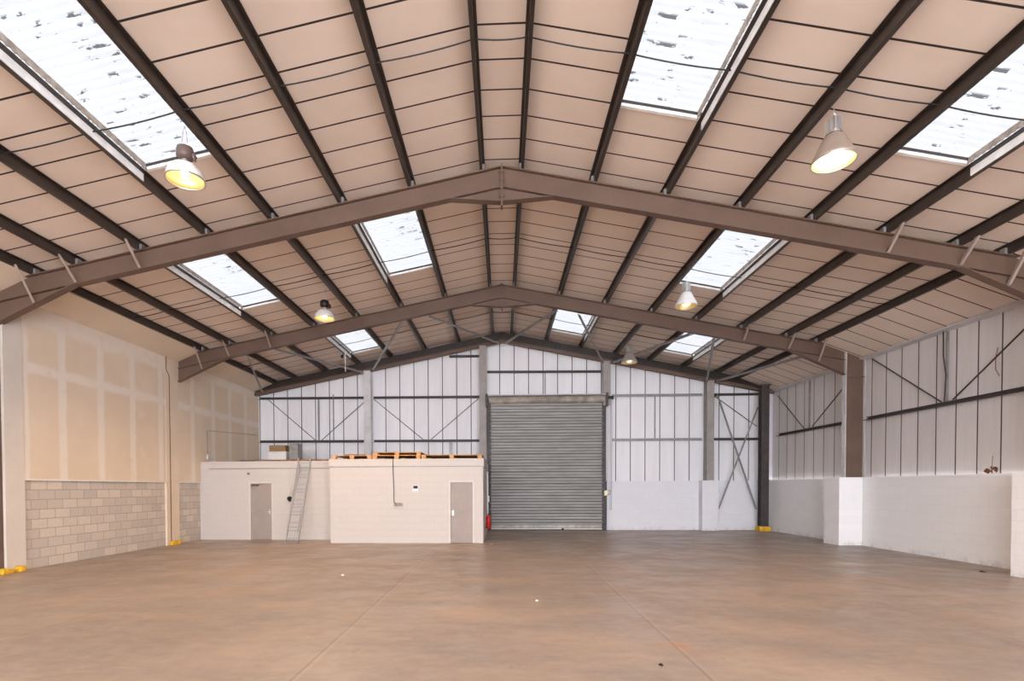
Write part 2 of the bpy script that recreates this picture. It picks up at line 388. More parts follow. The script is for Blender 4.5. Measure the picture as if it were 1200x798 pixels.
# ------------------------------------------------------------------ PORTAL FRAMES
def portal(Y, label, left_cols=False):
    r = thing('portal_frame', label, 'steel frame', (0, Y, 0), 'portal frames')
    def bot(x):  # underside of rafter or haunch
        x = abs(x)
        if x < 1.05: return 7.69 + .08*x/1.05
        if x < 9.1: return 7.77 + (6.175-7.77)*(x-1.05)/(9.1-1.05)
        return 6.175 - (x-9.1)*(6.175-5.30)/(11.0-9.1)
    for s in (-1, 1):
        xe = 10.86 if s < 0 else 10.84
        xs = [0, 1.05, 9.1, xe]
        up = [(s*x, rtop(x)-.02) for x in (0, xe)]; dn = [(s*x, bot(x)+.02) for x in xs[::-1]]
        b = MB().prism(up+dn, -.008, .008).build('rafter_beam', M['steel'], r)
        MB().prism([(0, rtop(0)), (s*xe, rtop(xe)), (s*xe, rtop(xe)-.02), (0, rtop(0)-.02)], -.09, .09).build('top_flange', M['steel'], b)
        # the rafter's own bottom flange, straight on through apex haunch and eaves haunch
        sl = (6.175-7.77)/(9.1-1.05); zb = lambda x: 7.77+sl*(x-1.05)
        MB().prism([(s*.02, zb(0)), (s*9.1, zb(9.1)), (s*9.1, zb(9.1)+.02), (s*.02, zb(0)+.02)], -.09, .09).build('bottom_flange', M['steel'], b)
        h = MB().prism([(s*9.1, bot(9.1)), (s*xe, bot(xe)), (s*xe, bot(xe)+.022), (s*9.1, bot(9.1)+.022)], -.09, .09).build('haunch_flange', M['steel'], b)
        MB().prism([(s*9.1, zb(9.1)), (s*xe, zb(xe)), (s*xe, zb(xe)+.016), (s*9.1, zb(9.1)+.016)], -.085, .085).build('haunch_seam_flange', M['steel'], b)
        MB().prism([(s*.0, bot(0)), (s*1.05, bot(1.05)), (s*1.05, bot(1.05)+.016), (s*.0, bot(0)+.016)], -.09, .09).build('apex_haunch_flange', M['steel'], b)
        if s < 0: MB().box(-xe-.0, -xe+.02, -.09, .09, bot(xe), rtop(xe)).build('end_plate', M['steel'], b)
        for x in PX[5:]:
            yb = -.52; zt = rtop(x)+.02
            MB().angle((s*x, yb, zt), (s*(x+.02), -.06, bot(x)+.03), .055, .01).build('fly_brace', M['brace'], r)
        for x in PX:
            MB().box(s*x-.05, s*x+.05, -.06, .06, rtop(x)-.005, rtop(x)+.13).build('purlin_cleat', M['galv'], r)
        if s > 0 or left_cols:
            c = MB().box(10.86, 11.44, -.008, .008, .02, 6.16).build('column', M['steel'], r)
            MB().box(10.84, 10.86, -.10, .10, 0, 6.22).build('inner_flange', M['post'], c)
            MB().box(11.43, 11.45, -.10, .10, 0, 6.0).build('outer_flange', M['post'], c)
            MB().box(10.86, 11.43, -.085, .085, 5.29, 5.31).build('column_stiffener', M['steel'], c)
    MB().box(-.02, .02, -.10, .10, 7.60, ZTOP+.03).build('apex_plate', M['steel'], r)
    for zz in (7.72, 7.80, 7.98, 8.15, 8.3):
        for sx in (-1, 1):
            MB().tube([(sx*.02, -.06, zz), (sx*.05, -.06, zz)], .018, 6).build('apex_bolt', M['steel'], r)
    return r
portal(F1, 'nearer brown steel portal frame, its ridge joint high in front of the others')
portal(F2, 'farther brown steel portal frame with its right column on the white pier')

# gable frame
r = thing('gable_rafter', 'brown steel rafter along the top of the far gable wall', 'steel beam', (0, 23.2, 0))
for s in (-1, 1):
    xe = 11.1 if s < 0 else 11.4
    b = MB().prism([(0, 8.50), (s*xe, 8.50-SL*xe), (s*xe, 8.08-SL*xe), (0, 8.08)], -.006, .006).build('rafter_web_shaded', M['purlin'], r)  # web in the darker purlin steel: its shade is put into the colour
    MB().prism([(0, 8.04), (s*xe, 8.04-SL*xe), (s*xe, 8.17-SL*xe), (0, 8.17)], -.11, -.09).build('rafter_lip', M['steel'], b)
    MB().prism([(0, 8.04), (s*xe, 8.04-SL*xe), (s*xe, 8.055-SL*xe), (0, 8.055)], -.09, .09).build('rafter_flange', M['steel'], b)
for i, (x, z0, lb) in enumerate(((-5.81, 0, 'pale grey gable post rising behind the offices'), (-.83, 0, 'pale grey gable post at the left edge of the shutter'),
                              (4.41, 5.3, 'pale grey gable post above the right edge of the shutter'), (8.72, 0, 'pale grey gable post standing in the white pier right of the shutter'))):
    r = thing('gable_post', lb, 'steel post', (x, 23.16, z0), 'gable posts')
    ht = 8.05-SL*abs(x)-z0
    w = .15; pm = M['post'] if i == 0 else M['mid_post']
    MB().box(-w, w, -.17, -.155, 0, ht).build('front_flange', pm, r)
    MB().box(-.008, .008, -.155, .13, 0, ht).build('web', pm, r)
    MB().box(-w, w, .13, .145, 0, ht).build('rear_flange', pm, r)
r = thing('corner_column', 'dark steel column in the far right corner with a yellow foot', 'steel column', (10.78, 22.72, 0))
MB().box(-.16, .16, -.14, -.125, 0, 6.0).build('front_flange', M['dark_steel'], r)
MB().box(-.008, .008, -.125, .125, 0, 6.0).build('web', M['dark_steel'], r)
MB().box(-.16, .16, .125, .14, 0, 6.0).build('rear_flange', M['dark_steel'], r)
MB().box(-.2, .2, -.2, .2, 5.98, 6.02).build('cap_plate', M['dark_steel'], r)

# ------------------------------------------------------------------ PURLINS: Z sections from end to end
ORD = ['topmost', 'second', 'third', 'fourth', 'fifth', 'sixth', 'seventh', 'eighth and lowest']
for s in (-1, 1):
    for i, x in enumerate(PX):
        z = rtop(x); h = LIN - .002
        pts = [(-.065,0),(.004,0),(.004,h-.006),(.065,h-.006),(.065,h),(-.004,h),(-.004,.006),(-.059,.006),(-.059,.022),(-.065,.022)]
        wid = 1.0 if i else .8
        o = MB().prism([(s*(x-u*wid), z+w-SL*(0)) for u, w in pts], YN, 23.5).build('roof_purlin', M['purlin'])
        tag(o, 'dark steel roof purlin, %s from the ridge on the %s slope' % (ORD[i], 'left' if s < 0 else 'right'), 'purlin', 'roof purlins')
o = MB().prism([(11.30, 5.86), (11.50, 5.82), (11.50, 5.98), (11.47, 5.98), (11.47, 5.86), (11.30, 5.90)], YN, 23.5).build('eaves_beam', M['post'])
tag(o, 'pale steel eaves beam along the top of the right wall', 'steel beam')

# restraint wires across each bay
for yb, lb in ((8.03, 'thin dark wire across the roof before the nearer frame'), (14.35, 'thin dark wire across the roof between the two frames'), (20.3, 'thin dark wire across the roof beyond the farther frame')):
    pts = []
    xs = [-v for v in PX[::-1]] + PX
    for a, b in zip(xs, xs[1:]):
        for k in range(6):
            u = k/6; pts.append((a+(b-a)*u, yb, rtop(a)+(rtop(b)-rtop(a))*u+.10-.03*4*u*(1-u)))
    pts.append((xs[-1], yb, rtop(xs[-1])+.10))
    tag(MB().tube(pts, .011, 5).build('restraint_wire', M['wire']), lb, 'wire', 'roof restraint wires')

# ------------------------------------------------------------------ ROOFLIGHTS
SKL = {(-1,3,0): 'large rooflight at the upper left above the lit dome lamp', (1,1,0): 'large rooflight right of the ridge before the nearer frame', (1,4,0): 'rooflight at the upper right beyond the lit bell lamp',
       (-1,4,1): 'rooflight low on the left slope between the frames', (-1,1,1): 'rooflight left of the ridge between the frames', (1,3,1): 'rooflight on the right slope above the white bell lamp',
       (-1,3,2): 'small far rooflight on the left slope beyond the farther frame', (1,1,2): 'small far rooflight just right of the ridge beyond the farther frame', (1,4,2): 'small far rooflight low on the right slope beyond the farther frame'}
def rooflight(s, i, y0, y1, label):
    x0, x1 = PX[i]+.03, PX[i+1]-.0
    xm, ym = (x0+x1)/2*s, (y0+y1)/2
    zm = lin(xm)
    r = thing('rooflight', label, 'skylight', (xm, ym, zm), 'rooflights')
    L = lambda x, dz: lin(x) - zm + dz
    X = lambda x: s*x - xm
    # corrugated sheet, waves along the hall
    m = MB(); n = int((y1-y0)/.146)*2+2; n2 = n*4; up = .10
    rows = []
    for k in range(n2+1):
        y = y0-ym-.1 + (y1-y0+.2)*k/n2; dz = up + .028*math.cos(k*PI/4)
        rows.append([m.bm.verts.new((X(x), y, L(x, dz))) for x in (x0-.12, x1+.12)])
    for A, B in zip(rows, rows[1:]): m.bm.faces.new((A[0], A[1], B[1], B[0]))
    m.build('corrugated_sheet', M['sheet'], r, True)
    # upstands round the opening
    def upstand(xa, xb, ya, yb, h0, h1): 
        m = MB(); vs = []
        for h in (h0, h1):
            for x, y in ((xa,ya),(xb,ya),(xb,yb),(xa,yb)): vs.append((X(x), y-ym, L(x, h)))
        return m.poly(vs, [(3,2,1,0),(4,5,6,7),(0,1,5,4),(1,2,6,5),(2,3,7,6),(3,0,4,7)])
    fr = upstand(x0, x1-.02, y1-.01, y1+.05, -.015, .075).build('end_upstand', M['trim'], r)
    upstand(x0, x1-.02, y1-.034, y1-.012, .035, .07).build('end_gap_shade', M['purlin'], r)  # dark strip standing for the shaded gap between sheet and end bar
    upstand(x0, x1-.02, y0-.05, y0+.01, -.015, .075).build('end_upstand', M['trim'], r)
    upstand(x0-.02, x0-.008, y0, y1, .0, .075).build('upper_upstand', M['trim'], r)
    upstand(x1-.022, x1-.008, y0-.02, y1+.02, -.178, -.055).build('lit_web_strip', M['trim'], r)  # white strip stands for the purlin web lit by the rooflight
    upstand(x1-.075, x1-.008, y0, y1, -.052, -.04).build('gap_shade_strip', M['purlin'], r)  # dark strip painted in for the shadowed gap below the sheet
    # wavy foam filler under the sheet at the lower edge
    w = MB(); rw = []
    q = int((y1-y0)/.05)
    for kk in range(q+1):
        y = y0 + (y1-y0)*kk/q - ym; d = .012*(1 if kk % 2 else -1)
        rw.append([w.bm.verts.new((X(x1-.10), y, L(x1-.10, -.02+d))), w.bm.verts.new((X(x1-.10), y, L(x1-.10, .075))), w.bm.verts.new((X(x1-.085), y, L(x1-.085, .075))), w.bm.verts.new((X(x1-.085), y, L(x1-.085, -.02+d)))])
    for A, B in zip(rw, rw[1:]):
        for c in range(4): w.bm.faces.new((A[c], A[(c+1)%4], B[(c+1)%4], B[c]))
    w.build('foam_filler', M['timber_grey'], r)
    return r
M['timber_grey'] = plain('grubby_beige_filler', (.42,.36,.31), .8, 0, .4, 8)
for (s, i), L in SKY.items():
    for a, b in L:
        bay = 0 if a < 10 else (1 if a < 17 else 2)
        rooflight(s, i, a, b, SKL[(s, i, bay)])

# ------------------------------------------------------------------ BAY LAMPS (origin at the hook, under the purlin)
def dome_lamp(name, label, loc, gear, lit):
    r = thing(name, label, 'hanging lamp', loc, 'dome lamps')
    MB().tube([(.0,0,.02),(-.03,0,-.06),(-.045,0,-.2),(-.03,0,-.30)], .006).build('suspension_wire', M['aluminium'], r, True)
    MB().tube([(.0,0,.02),(.02,.01,-.08),(.035,.01,-.2),(.02,0,-.30)], .006).build('suspension_wire', M['aluminium'], r, True)
    g = MB().lathe([(.0,-.28),(.07,-.285),(.115,-.31),(.125,-.36),(.125,-.44),(.11,-.47),(.06,-.49),(.0,-.49)]).build('gear_housing', gear, r, True)
    MB().tube([(.125,0,-.40),(.15,.02,-.46),(.13,.03,-.50)], .035).build('ignitor_box', gear, g, True)
    MB().lathe([(.05,-.48),(.055,-.56)]).build('neck', M['aluminium'], r, True)
    sh = MB().lathe([(.055,-.55),(.11,-.555),(.18,-.59),(.235,-.65),(.265,-.72),(.285,-.80)]).build('dome_shade', M['acrylic'] if gear is M['lamp_black'] else M['white_metal'], r, True, solid=.006)
    MB().lathe([(.05,-.575),(.10,-.578),(.165,-.61),(.22,-.665),(.25,-.73),(.272,-.80)]).build('reflector', M['reflector'], sh, True, solid=.003)
    MB().lathe([(.283,-.79),(.291,-.795),(.291,-.81),(.270,-.81),(.270,-.80)]).build('rim', M['aluminium'], sh, True)
    MB().lathe([(.0,-.57),(.03,-.58),(.055,-.63),(.06,-.70),(.045,-.765),(.0,-.79)], 20).build('bulb', M['bulb_on'], r, True)
    return r
def bell_lamp(name, label, loc, shade, bulb):
    r = thing(name, label, 'hanging lamp', loc, 'bell lamps')
    MB().tube([(.0,0,.04),(.0,0,-.06),(.025,0,-.09),(.025,0,-.13),(-.02,0,-.14),(-.025,0,-.10),(0,0,-.07)], .007).build('hook', M['aluminium'], r, True)
    g = MB().lathe([(.0,-.13),(.075,-.135),(.09,-.15),(.09,-.36),(.10,-.38),(.0,-.38)], 24).build('gear_housing', M['aluminium'], r, True)
    for k in range(10):
        a = 2*PI*k/10; MB().bar((.10*math.cos(a), .10*math.sin(a), -.16), (.10*math.cos(a), .10*math.sin(a), -.35), .012, .03, (math.cos(a), math.sin(a), 0)).build('cooling_fin', M['aluminium'], g)
    MB().lathe([(.10,-.375),(.115,-.385),(.105,-.40)], 24).build('collar', M['lamp_brown'], r, True)
    sh = MB().lathe([(.10,-.39),(.135,-.42),(.17,-.49),(.205,-.57),(.25,-.65),(.285,-.73),(.292,-.77)]).build('bell_shade', shade, r, True, solid=.006)
    MB().lathe([(.09,-.41),(.125,-.435),(.158,-.50),(.193,-.58),(.238,-.66),(.272,-.735),(.28,-.77)]).build('reflector', M['reflector'], sh, True, solid=.003)
    MB().lathe([(.288,-.76),(.298,-.765),(.298,-.78),(.278,-.78),(.278,-.77)]).build('rim', M['aluminium'], sh, True)
    MB().lathe([(.0,-.42),(.04,-.43),(.08,-.50),(.12,-.60),(.13,-.70),(.08,-.755),(.0,-.77)], 20).build('bulb', bulb, r, True)
    return r
zl = rtop(4.92)
M['bell_brown'] = plain('bell_shade_bronzed', (.42,.34,.28), .4, .4, .1)
dome_lamp('dome_bay_lamp', 'lit dome lamp with brown gear hanging under the large left rooflight', (-4.91, 8.25, zl), M['lamp_brown'], True)
dome_lamp('dome_bay_lamp', 'lit dome lamp with black gear hanging between the frames on the left', (-4.99, 15.04, zl-.02), M['lamp_black'], True)
bell_lamp('bell_bay_lamp', 'lit bell lamp with bronzed shade hanging before the nearer frame on the right', (4.92, 8.29, zl), M['bell_brown'], M['bulb_on'])
bell_lamp('bell_bay_lamp', 'unlit white bell lamp hanging between the frames on the right', (5.03, 15.03, zl+.12), M['white_metal'], M['bulb_soft'])
bell_lamp('bell_bay_lamp', 'small far bell lamp hanging near the gable right of the shutter', (4.88, 20.98, zl-.03), M['aluminium'], M['bulb_soft'])
def light(n, kind, loc, e, c, size, **kw):
    d = bpy.data.lights.new(n, kind); d.energy = e; d.color = c
    if kind == 'AREA': d.size = size
    else: d.shadow_soft_size = size
    for k, v in kw.items(): setattr(d, k, v)
    o = bpy.data.objects.new(n, d); COL.objects.link(o); o.location = loc; return o
WARM = (1, .66, .36)
for n, p, e in (('dome_lamp_light', (-4.91, 8.25, zl-.86), 420), ('dome_lamp_light', (-4.99, 15.04, zl-.88), 420), ('bell_lamp_light', (4.92, 8.29, zl-.82), 420)):
    light(n, 'SPOT', p, e*1.5, WARM, .12, spot_size=math.radians(150), spot_blend=.6)
# hook and cable end of a lamp taken down, far left
r = thing('empty_lamp_hook', 'bare lamp hook and cable end hanging from the far left rooflight edge', 'hook', (-6.17, 21.0, rtop(6.23)+.01))
MB().tube([(0,0,0),(0,0,-.28),(.01,0,-.75)], .014).build('cable', M['white_metal'], r, True)
MB().box(-.16, -.07, -.04, .04, -.22, -.10).build('terminal_box', M['lamp_black'], r, bevel=.008)
MB().tube([(-.115,0,-.10),(-.06,0,-.03),(0,0,-.01)], .008).build('cable_tail', M['wire'], r, True)

# ------------------------------------------------------------------ ROOF BRACING in the far bay
def brace(p, q, lb, w=.075, mat='galv', group='roof braces', name='roof_brace'):
    o = MB().angle(p, q, w, .012).build(name, M[mat]); tag(o, lb, 'brace', group); return o
NB = 17.65
brace((-7.55, NB, 6.42), (-5.98, 23.02, 6.78), 'long grey roof brace running to the left of the gable post behind the offices')
brace((-3.30, NB, 7.27), (-5.60, 23.02, 6.90), 'grey roof brace rising right from the gable post behind the offices')
brace((-2.40, NB, 7.43), (-.10, 23.02, 7.93), 'grey roof brace left of the ridge meeting the gable apex')
brace((1.75, NB, 7.56), (.12, 23.02, 7.96), 'grey roof brace right of the ridge meeting the gable apex')
brace((2.45, NB, 7.41), (4.22, 23.02, 7.08), 'grey roof brace crossing the small rooflight right of the ridge')
brace((6.08, NB, 6.74), (4.66, 23.02, 7.07), 'grey roof brace passing the far bell lamp')
brace((6.75, NB, 6.60), (8.54, 23.02, 6.25), 'grey roof brace crossing the low far rooflight on the right')
brace((9.9, NB, 6.05), (8.95, 23.02, 6.24), 'grey roof brace in the far right corner of the roof')
brace((-8.5, NB, 6.20), (-10.45, 23.02, 6.02), 'grey roof brace in the far left corner of the roof')

# ------------------------------------------------------------------ SHEETING RAILS AND TIES
def rail(p, q, lb, mat, w=.15, h=.10, name='sheeting_rail'):
    p, q = Vector(p), Vector(q)
    u = (q-p).normalized(); n = Vector((0,-1,0)) if abs(u.x) > .5 else Vector((-1,0,0))
    m = MB(); t_ = .008
    prof = [(0,0),(0,h),(w*.4,h),(w*.4,h-t_),(t_,h-t_),(t_,t_),(w,t_),(w,-.018),(w-t_,-.018),(w-t_,0)]
    vs = [tuple(P+n*(a-.0)+Vector((0,0,b-h/2))) for P in (p, q) for a, b in prof]; k = len(prof)
    m.poly(vs, [tuple(range(k)), tuple(range(k,2*k))[::-1]]+[(i,(i+1)%k,k+(i+1)%k,k+i) for i in range(k)])
    o = m.build(name, M[mat]); tag(o, lb, 'rail', 'sheeting rails'); return o
YR = 23.49
for zr, nm in ((3.90, 'lower'), (5.80, 'upper')):  # one steel: left rails darker, right paler, difference in light put into colour
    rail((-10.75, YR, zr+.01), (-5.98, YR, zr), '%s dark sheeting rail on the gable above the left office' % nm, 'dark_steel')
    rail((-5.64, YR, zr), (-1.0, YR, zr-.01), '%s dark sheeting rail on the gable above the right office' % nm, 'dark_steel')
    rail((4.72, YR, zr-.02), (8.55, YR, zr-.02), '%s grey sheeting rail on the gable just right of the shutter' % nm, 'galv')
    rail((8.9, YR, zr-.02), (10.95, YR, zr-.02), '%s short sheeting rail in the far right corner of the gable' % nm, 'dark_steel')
rail((-.66, YR, 6.86), (4.25, YR, 6.82), 'dark sheeting rail on the gable above the shutter', 'dark_steel')
rail((-2.3, YR, 7.55), (-.98, YR, 7.55), 'short sheeting rail high on the gable left of the ridge', 'dark_steel')
XRL = XC-.005
rail((XRL, F2+.12, 3.97), (XRL, 22.9, 3.99), 'dark sheeting rail on the right wall beyond the farther frame', 'dark_steel')
rail((XRL, F1+.12, 3.97), (XRL, F2-.12, 3.97), 'dark sheeting rail on the right wall between the frames', 'dark_steel')
def tie(p, q, lb, r_=.016, mat='dark_steel', name='wall_tie_rod'):
    tag(MB().tube([p, q], r_, 6).build(name, M[mat]), lb, 'rod', 'wall tie rods')
YT = 23.44
tie((-10.35, YT, 5.76), (-8.25, YT, 3.96), 'tie rod sloping down right on the gable, above the left office door')
tie((-5.95, YT, 5.70), (-7.95, YT, 3.96), 'tie rod sloping down left on the gable, beside the left gable post')
tie((-5.60, YT, 5.70), (-3.46, YT, 3.95), 'tie rod sloping down right on the gable, right of the left gable post')
tie((-1.05, YT, 5.70), (-3.12, YT, 3.95), 'tie rod sloping down left on the gable, left of the shutter')
tie((9.02, YT, 5.74), (10.85, YT, 4.40), 'tie rod sloping down right in the far right corner of the gable')
XT = XC-.09
tie((XT, 17.2, 5.78), (XT, 14.55, 4.03), 'tie rod sloping down from the farther frame on the right wall', .018)
tie((XT, 11.6, 5.76), (XT, 14.18, 4.03), 'tie rod sloping down from the nearer frame on the right wall', .018)
tie((XT, 22.9, 5.62), (XT, 20.95, 4.05), 'tie rod sloping down from the corner column on the right wall', .018)
tie((XT, 18.0, 5.50), (XT, 20.4, 4.05), 'tie rod sloping down behind the farther frame on the right wall', .018)
def strut(p, q, lb, w=.05, mat='galv'):
    tag(MB().bar(p, q, w, .03, (0,1,0)).build('rail_strut', M[mat]), lb, 'strut', 'rail struts')
strut((-8.08, 23.42, 3.95), (-8.08, 23.42, 5.75), 'upright strut between the rails above the left office', .07)
strut((-7.42, 23.42, 3.95), (-7.42, 23.42, 5.95), 'second thinner strut above the left office, nearer the post', .04)
strut((-2.25, 23.42, 2.75), (-2.25, 23.42, 3.86), 'short upright strut under the lower rail above the right office', .12)
strut((6.54, 23.42, 3.93), (6.54, 23.42, 5.72), 'upright strut between the rails right of the shutter', .05)
strut((1.85, 23.42, 5.75), (1.85, 23.42, 6.8), 'upright strut between shutter head and rail above it', .05)
strut((XC-.05, 14.42, 4.02), (XC-.05, 14.42, 5.84), 'pale upright strut at the middle of the right wall bay, nearer of two', .05)
strut((XC-.05, 20.65, 4.04), (XC-.05, 20.65, 5.80), 'pale upright strut on the right wall beyond the farther frame', .05)
tag(MB().tube([(XC-.10, 14.50, 5.84), (XC-.12, 14.46, 5.2), (XC-.10, 14.40, 4.7), (XC-.10, 14.44, 4.02)], .014, 6).build('hanging_cable', M['wire']), 'thin dark cable hanging beside the strut on the right wall', 'cable')
tag(MB().tube([(XC-.015, 13.05, 5.05), (XC-.03, 13.08, 4.8), (XC-.03, 13.08, 4.55), (XC-.03, 12.98, 4.38)], .008, 6).build('wire_end', M['old_timber']), 'short loose wire end on the right wall cladding', 'wire')
# cross bracing in the far right corner
tag(MB().angle((8.98, 23.05, 5.72), (10.62, 23.05, .88), .07, .012).build('cross_brace', M['galv']), 'steel cross brace falling left to right in the far right corner', 'brace', 'corner cross braces')
tag(MB().angle((10.70, 22.98, 5.15), (9.10, 22.98, .90), .07, .012).build('cross_brace', M['galv']), 'steel cross brace rising left to right in the far right corner', 'brace', 'corner cross braces')

# ------------------------------------------------------------------ ROLLER SHUTTER
r = thing('roller_shutter', 'closed grey steel roller shutter in the far gable wall', 'roller door', (1.87, 23.12, 0))
w = 2.42; m = MB(); prof = []; z = .20; k = 0
while z < 5.42:
    for a, d in ((0, .0), (.018, -.016), (.06, -.022), (.10, -.016), (.120, .0)): prof.append((d, z+a))
    z += .128
rows = [[m.bm.verts.new((x, d, zz)) for x in (-w, w)] for d, zz in prof]
for A, B in zip(rows, rows[1:]): m.bm.faces.new((A[0], A[1], B[1], B[0]))
m.build('curtain', M['shutter'], r, solid=.004)
for s in (-1, 1):
    g = MB().prism([(s*2.36,-.07),(s*2.52,-.07),(s*2.52,.12),(s*2.36,.12),(s*2.36,.05),(s*2.47,.05),(s*2.47,-.02),(s*2.36,-.02)], 0, 5.45, 'z').build('guide_rail', M['dark_steel'], r)
    for q in range(18):
        MB().box(s*2.40-.012, s*2.40+.012, -.082, -.068, .35+q*.28-.02, .35+q*.28+.02).build('guide_bolt', M['galv'], g)
MB().box(-w, w, -.03, .02, .10, .22).build('bottom_rail', plain('dirty_cream_rail', (.50,.46,.40), .6, 0, .4, 3), r, bevel=.006)
b = MB().box(-w+.02, .65, -.034, -.006, .045, .085).build('weather_strip', M['white_metal'], r)
MB().box(.75, w-.02, -.034, -.006, .04, .08).build('weather_strip', M['white_metal'], r)
MB().box(-w, w, -.02, .02, .0, .04).build('rubber_seal', M['black'], r)
m = MB(); pr = [(-.24+.19*math.cos(a), 5.575+.165*math.sin(a)) for a in [2*PI*q/20 for q in range(20)]]
m.prism([(u+.22, v) for u, v in pr], -2.45, 2.45, 'x'); m.build('barrel', plain('dirty_barrel_cover', (.40,.35,.30), .6, 0, .5, 2), r)
MB().box(-2.5, 2.5, -.22, .2, 5.745, 5.785).build('barrel_canopy', M['post'], r)
for s in (-1, 1): MB().box(s*2.54-.05, s*2.54+.05, -.22, .22, 5.28, 5.82).build('end_bracket', M['dark_steel'], r)
MB().lathe([(.0,-.06),(.13,-.06),(.13,.06),(.0,.06)], 20, (2.70, -.1, 5.62)).build('chain_wheel', M['lamp_black'], r)
MB().tube([(2.74,-.16,5.6),(2.745,-.16,3.2),(2.73,-.16,.9),(2.71,-.16,.85),(2.68,-.16,.9),(2.68,-.16,3.2),(2.69,-.16,5.6)], .010, 5).build('hand_chain', M['galv'], r)
kp = MB().box(2.44, 2.58, -.14, -.06, 1.48, 1.70).build('chain_keeper', M['brass'], r, bevel=.01)
MB().tube([(2.62,-.12,1.72),(2.70,-.13,1.68),(2.70,-.13,1.56),(2.60,-.12,1.52)], .018, 6).build('padlock_hoop', M['galv'], kp, True)
# cladding return and dark void behind shutter are the gable's
struct(MB().box(-.66, 4.47, 23.5, 23.6, 0, 5.7).build('wall_back_shutter_infill', M['dark_steel']), 'dark face behind the roller shutter')

# ------------------------------------------------------------------ LADDER (leaning on left office)
foot = Vector((-7.02, 17.62, 0)); top = Vector((-6.99, 18.80, 2.92))
r = thing('ladder', 'aluminium ladder leaning against the front of the left office', 'ladder', foot)
d = top - foot; sd = Vector((1,0,0)); hw = .215
lean = Vector((.22, 0, 0))     # it stands a little askew
d = d + Vector((.0,0,0))
p0a, p0b = Vector((-.22,0,.02)), Vector((.20,0,.02)); p1a, p1b = d+Vector((-.22,0,0)), d+Vector((.21,0,0))
for a, b in ((p0a, p1a), (p0b, p1b)): 
    st = MB().bar(a, b, .03, .07, (0,1,0)).build('stile', M['ladder'], r, bevel=.004)
    MB().bar(a-Vector((0,.0,.02)), a+(b-a)*.03, .045, .085, (0,1,0)).build('rubber_foot', M['galv'], st)
for k in range(11):
    u = (k+.55)/11.3; a = p0a.lerp(p1a, u); b = p0b.lerp(p1b, u)
    MB().bar(a, b, .045, .04).build('rung', M['ladder'], r, bevel=.004)
# second sliding section close behind, its rungs out of step
for a, b in ((p0a+Vector((.035,.06,.35)), p1a+Vector((.035,.035,-.25))), (p0b+Vector((-.035,.06,.35)), p1b+Vector((-.035,.035,-.25)))):
    MB().bar(a, b, .025, .05, (0,1,0)).build('inner_stile', M['ladder'], r)
for k in (1, 3, 4, 6, 8, 9):
    u = (k+.95)/11.3; MB().bar(p0a.lerp(p1a, u)+Vector((.03,.05,0)), p0b.lerp(p1b, u)+Vector((-.03,.05,0)), .045, .04).build('inner_rung', M['ladder'], r)

# ------------------------------------------------------------------ ON THE OFFICE ROOFS
def pallet(x, y, z, w, dpt, label, mat='timber', blocks=3, h=.13, name='timber_pallet', rz=0, group='pallets on the right office'):
    r = thing(name, label, 'pallet', (x, y, z), group, rz)
    m = MB(); nb = 14 if dpt > .9 else 4; bw = dpt/(nb*1.06)
    for q in range(nb):
        yy = q*(dpt-bw)/(nb-1); m.box(-w/2, w/2, yy, yy+bw, h-.022, h)
    m.build('deck', M[mat], r)
    for q in range(blocks):
        xx = -w/2+.08+(w-.16)*q/(blocks-1)
        for yy in (0, dpt/2-.05, dpt-.1): MB().box(xx-.075, xx+.075, yy, yy+.1, .02, h-.022).build('block', M[mat], r)
        MB().box(xx-.05, xx+.05, 0, dpt, 0, .02).build('base_board', M[mat], r)
    return r
pallet(-5.02, 17.75, 2.80, 1.35, 2.6, 'timber pallet at the left end of the right office roof')
pallet(-3.52, 17.75, 2.80, 1.62, 2.6, 'timber pallet in the middle of the right office roof, under another')
pallet(-1.68, 17.75, 2.80, 2.02, 2.6, 'wide timber pallet at the right end of the right office roof')
pallet(-3.54, 17.95, 2.93, 1.62, 2.2, 'small timber pallet lying on top of the middle one', h=.11)
tag(MB().box(-5.33, -4.66, 18.0, 18.14, 2.93, 2.975).build('loose_plank', M['old_timber'], bevel=.005), 'short dark plank lying on the leftmost pallet', 'plank')
tag(MB().box(-.72, -.62, 18.95, 22.6, 2.80, 2.86).build('edge_batten', M['timber'], bevel=.004), 'timber batten along the right edge of the right office roof', 'batten')
tag(MB().box(-8.85, -5.8, 18.9, 19.05, 2.79, 2.86).build('timber_length', M['old_timber'], bevel=.004), 'long old timber lying along the left office roof edge', 'timber')
tag(MB().box(-9.45, -8.9, 18.95, 19.2, 2.79, 2.845).build('timber_offcut', M['lamp_black'], bevel=.004), 'short blackened timber offcut on the left office roof', 'timber')
pallet(-6.05, 19.1, 2.79, .5, .6, 'small broken pallet piece on the left office roof beside the taller office', blocks=2, h=.10, name='pallet_piece', group=None)
r = thing('cardboard_box', 'brown cardboard box on the white crate, left office roof', 'box', (-8.92, 21.0, 3.30))
MB().box(-.33, .33, 0, .4, 0, .24).build('carton', M['card'], r, bevel=.006); MB().box(-.34, .34, -.01, .2, .232, .242).build('flap', M['card'], r)
r = thing('white_crate', 'white crate under the cardboard box, left office roof', 'crate', (-8.92, 20.98, 2.79))
MB().box(-.36, .36, 0, .45, 0, .46).build('crate_body', M['white_metal'], r, bevel=.01); MB().box(-.38, .38, -.02, .47, .46, .51).build('crate_lid', M['white_metal'], r, bevel=.01)
tag(MB().box(-8.45, -8.10, 21.0, 21.5, 2.79, 3.62).build('grey_panel', M['galv'], bevel=.01), 'grey metal cabinet panel beside the crate, left office roof', 'panel')

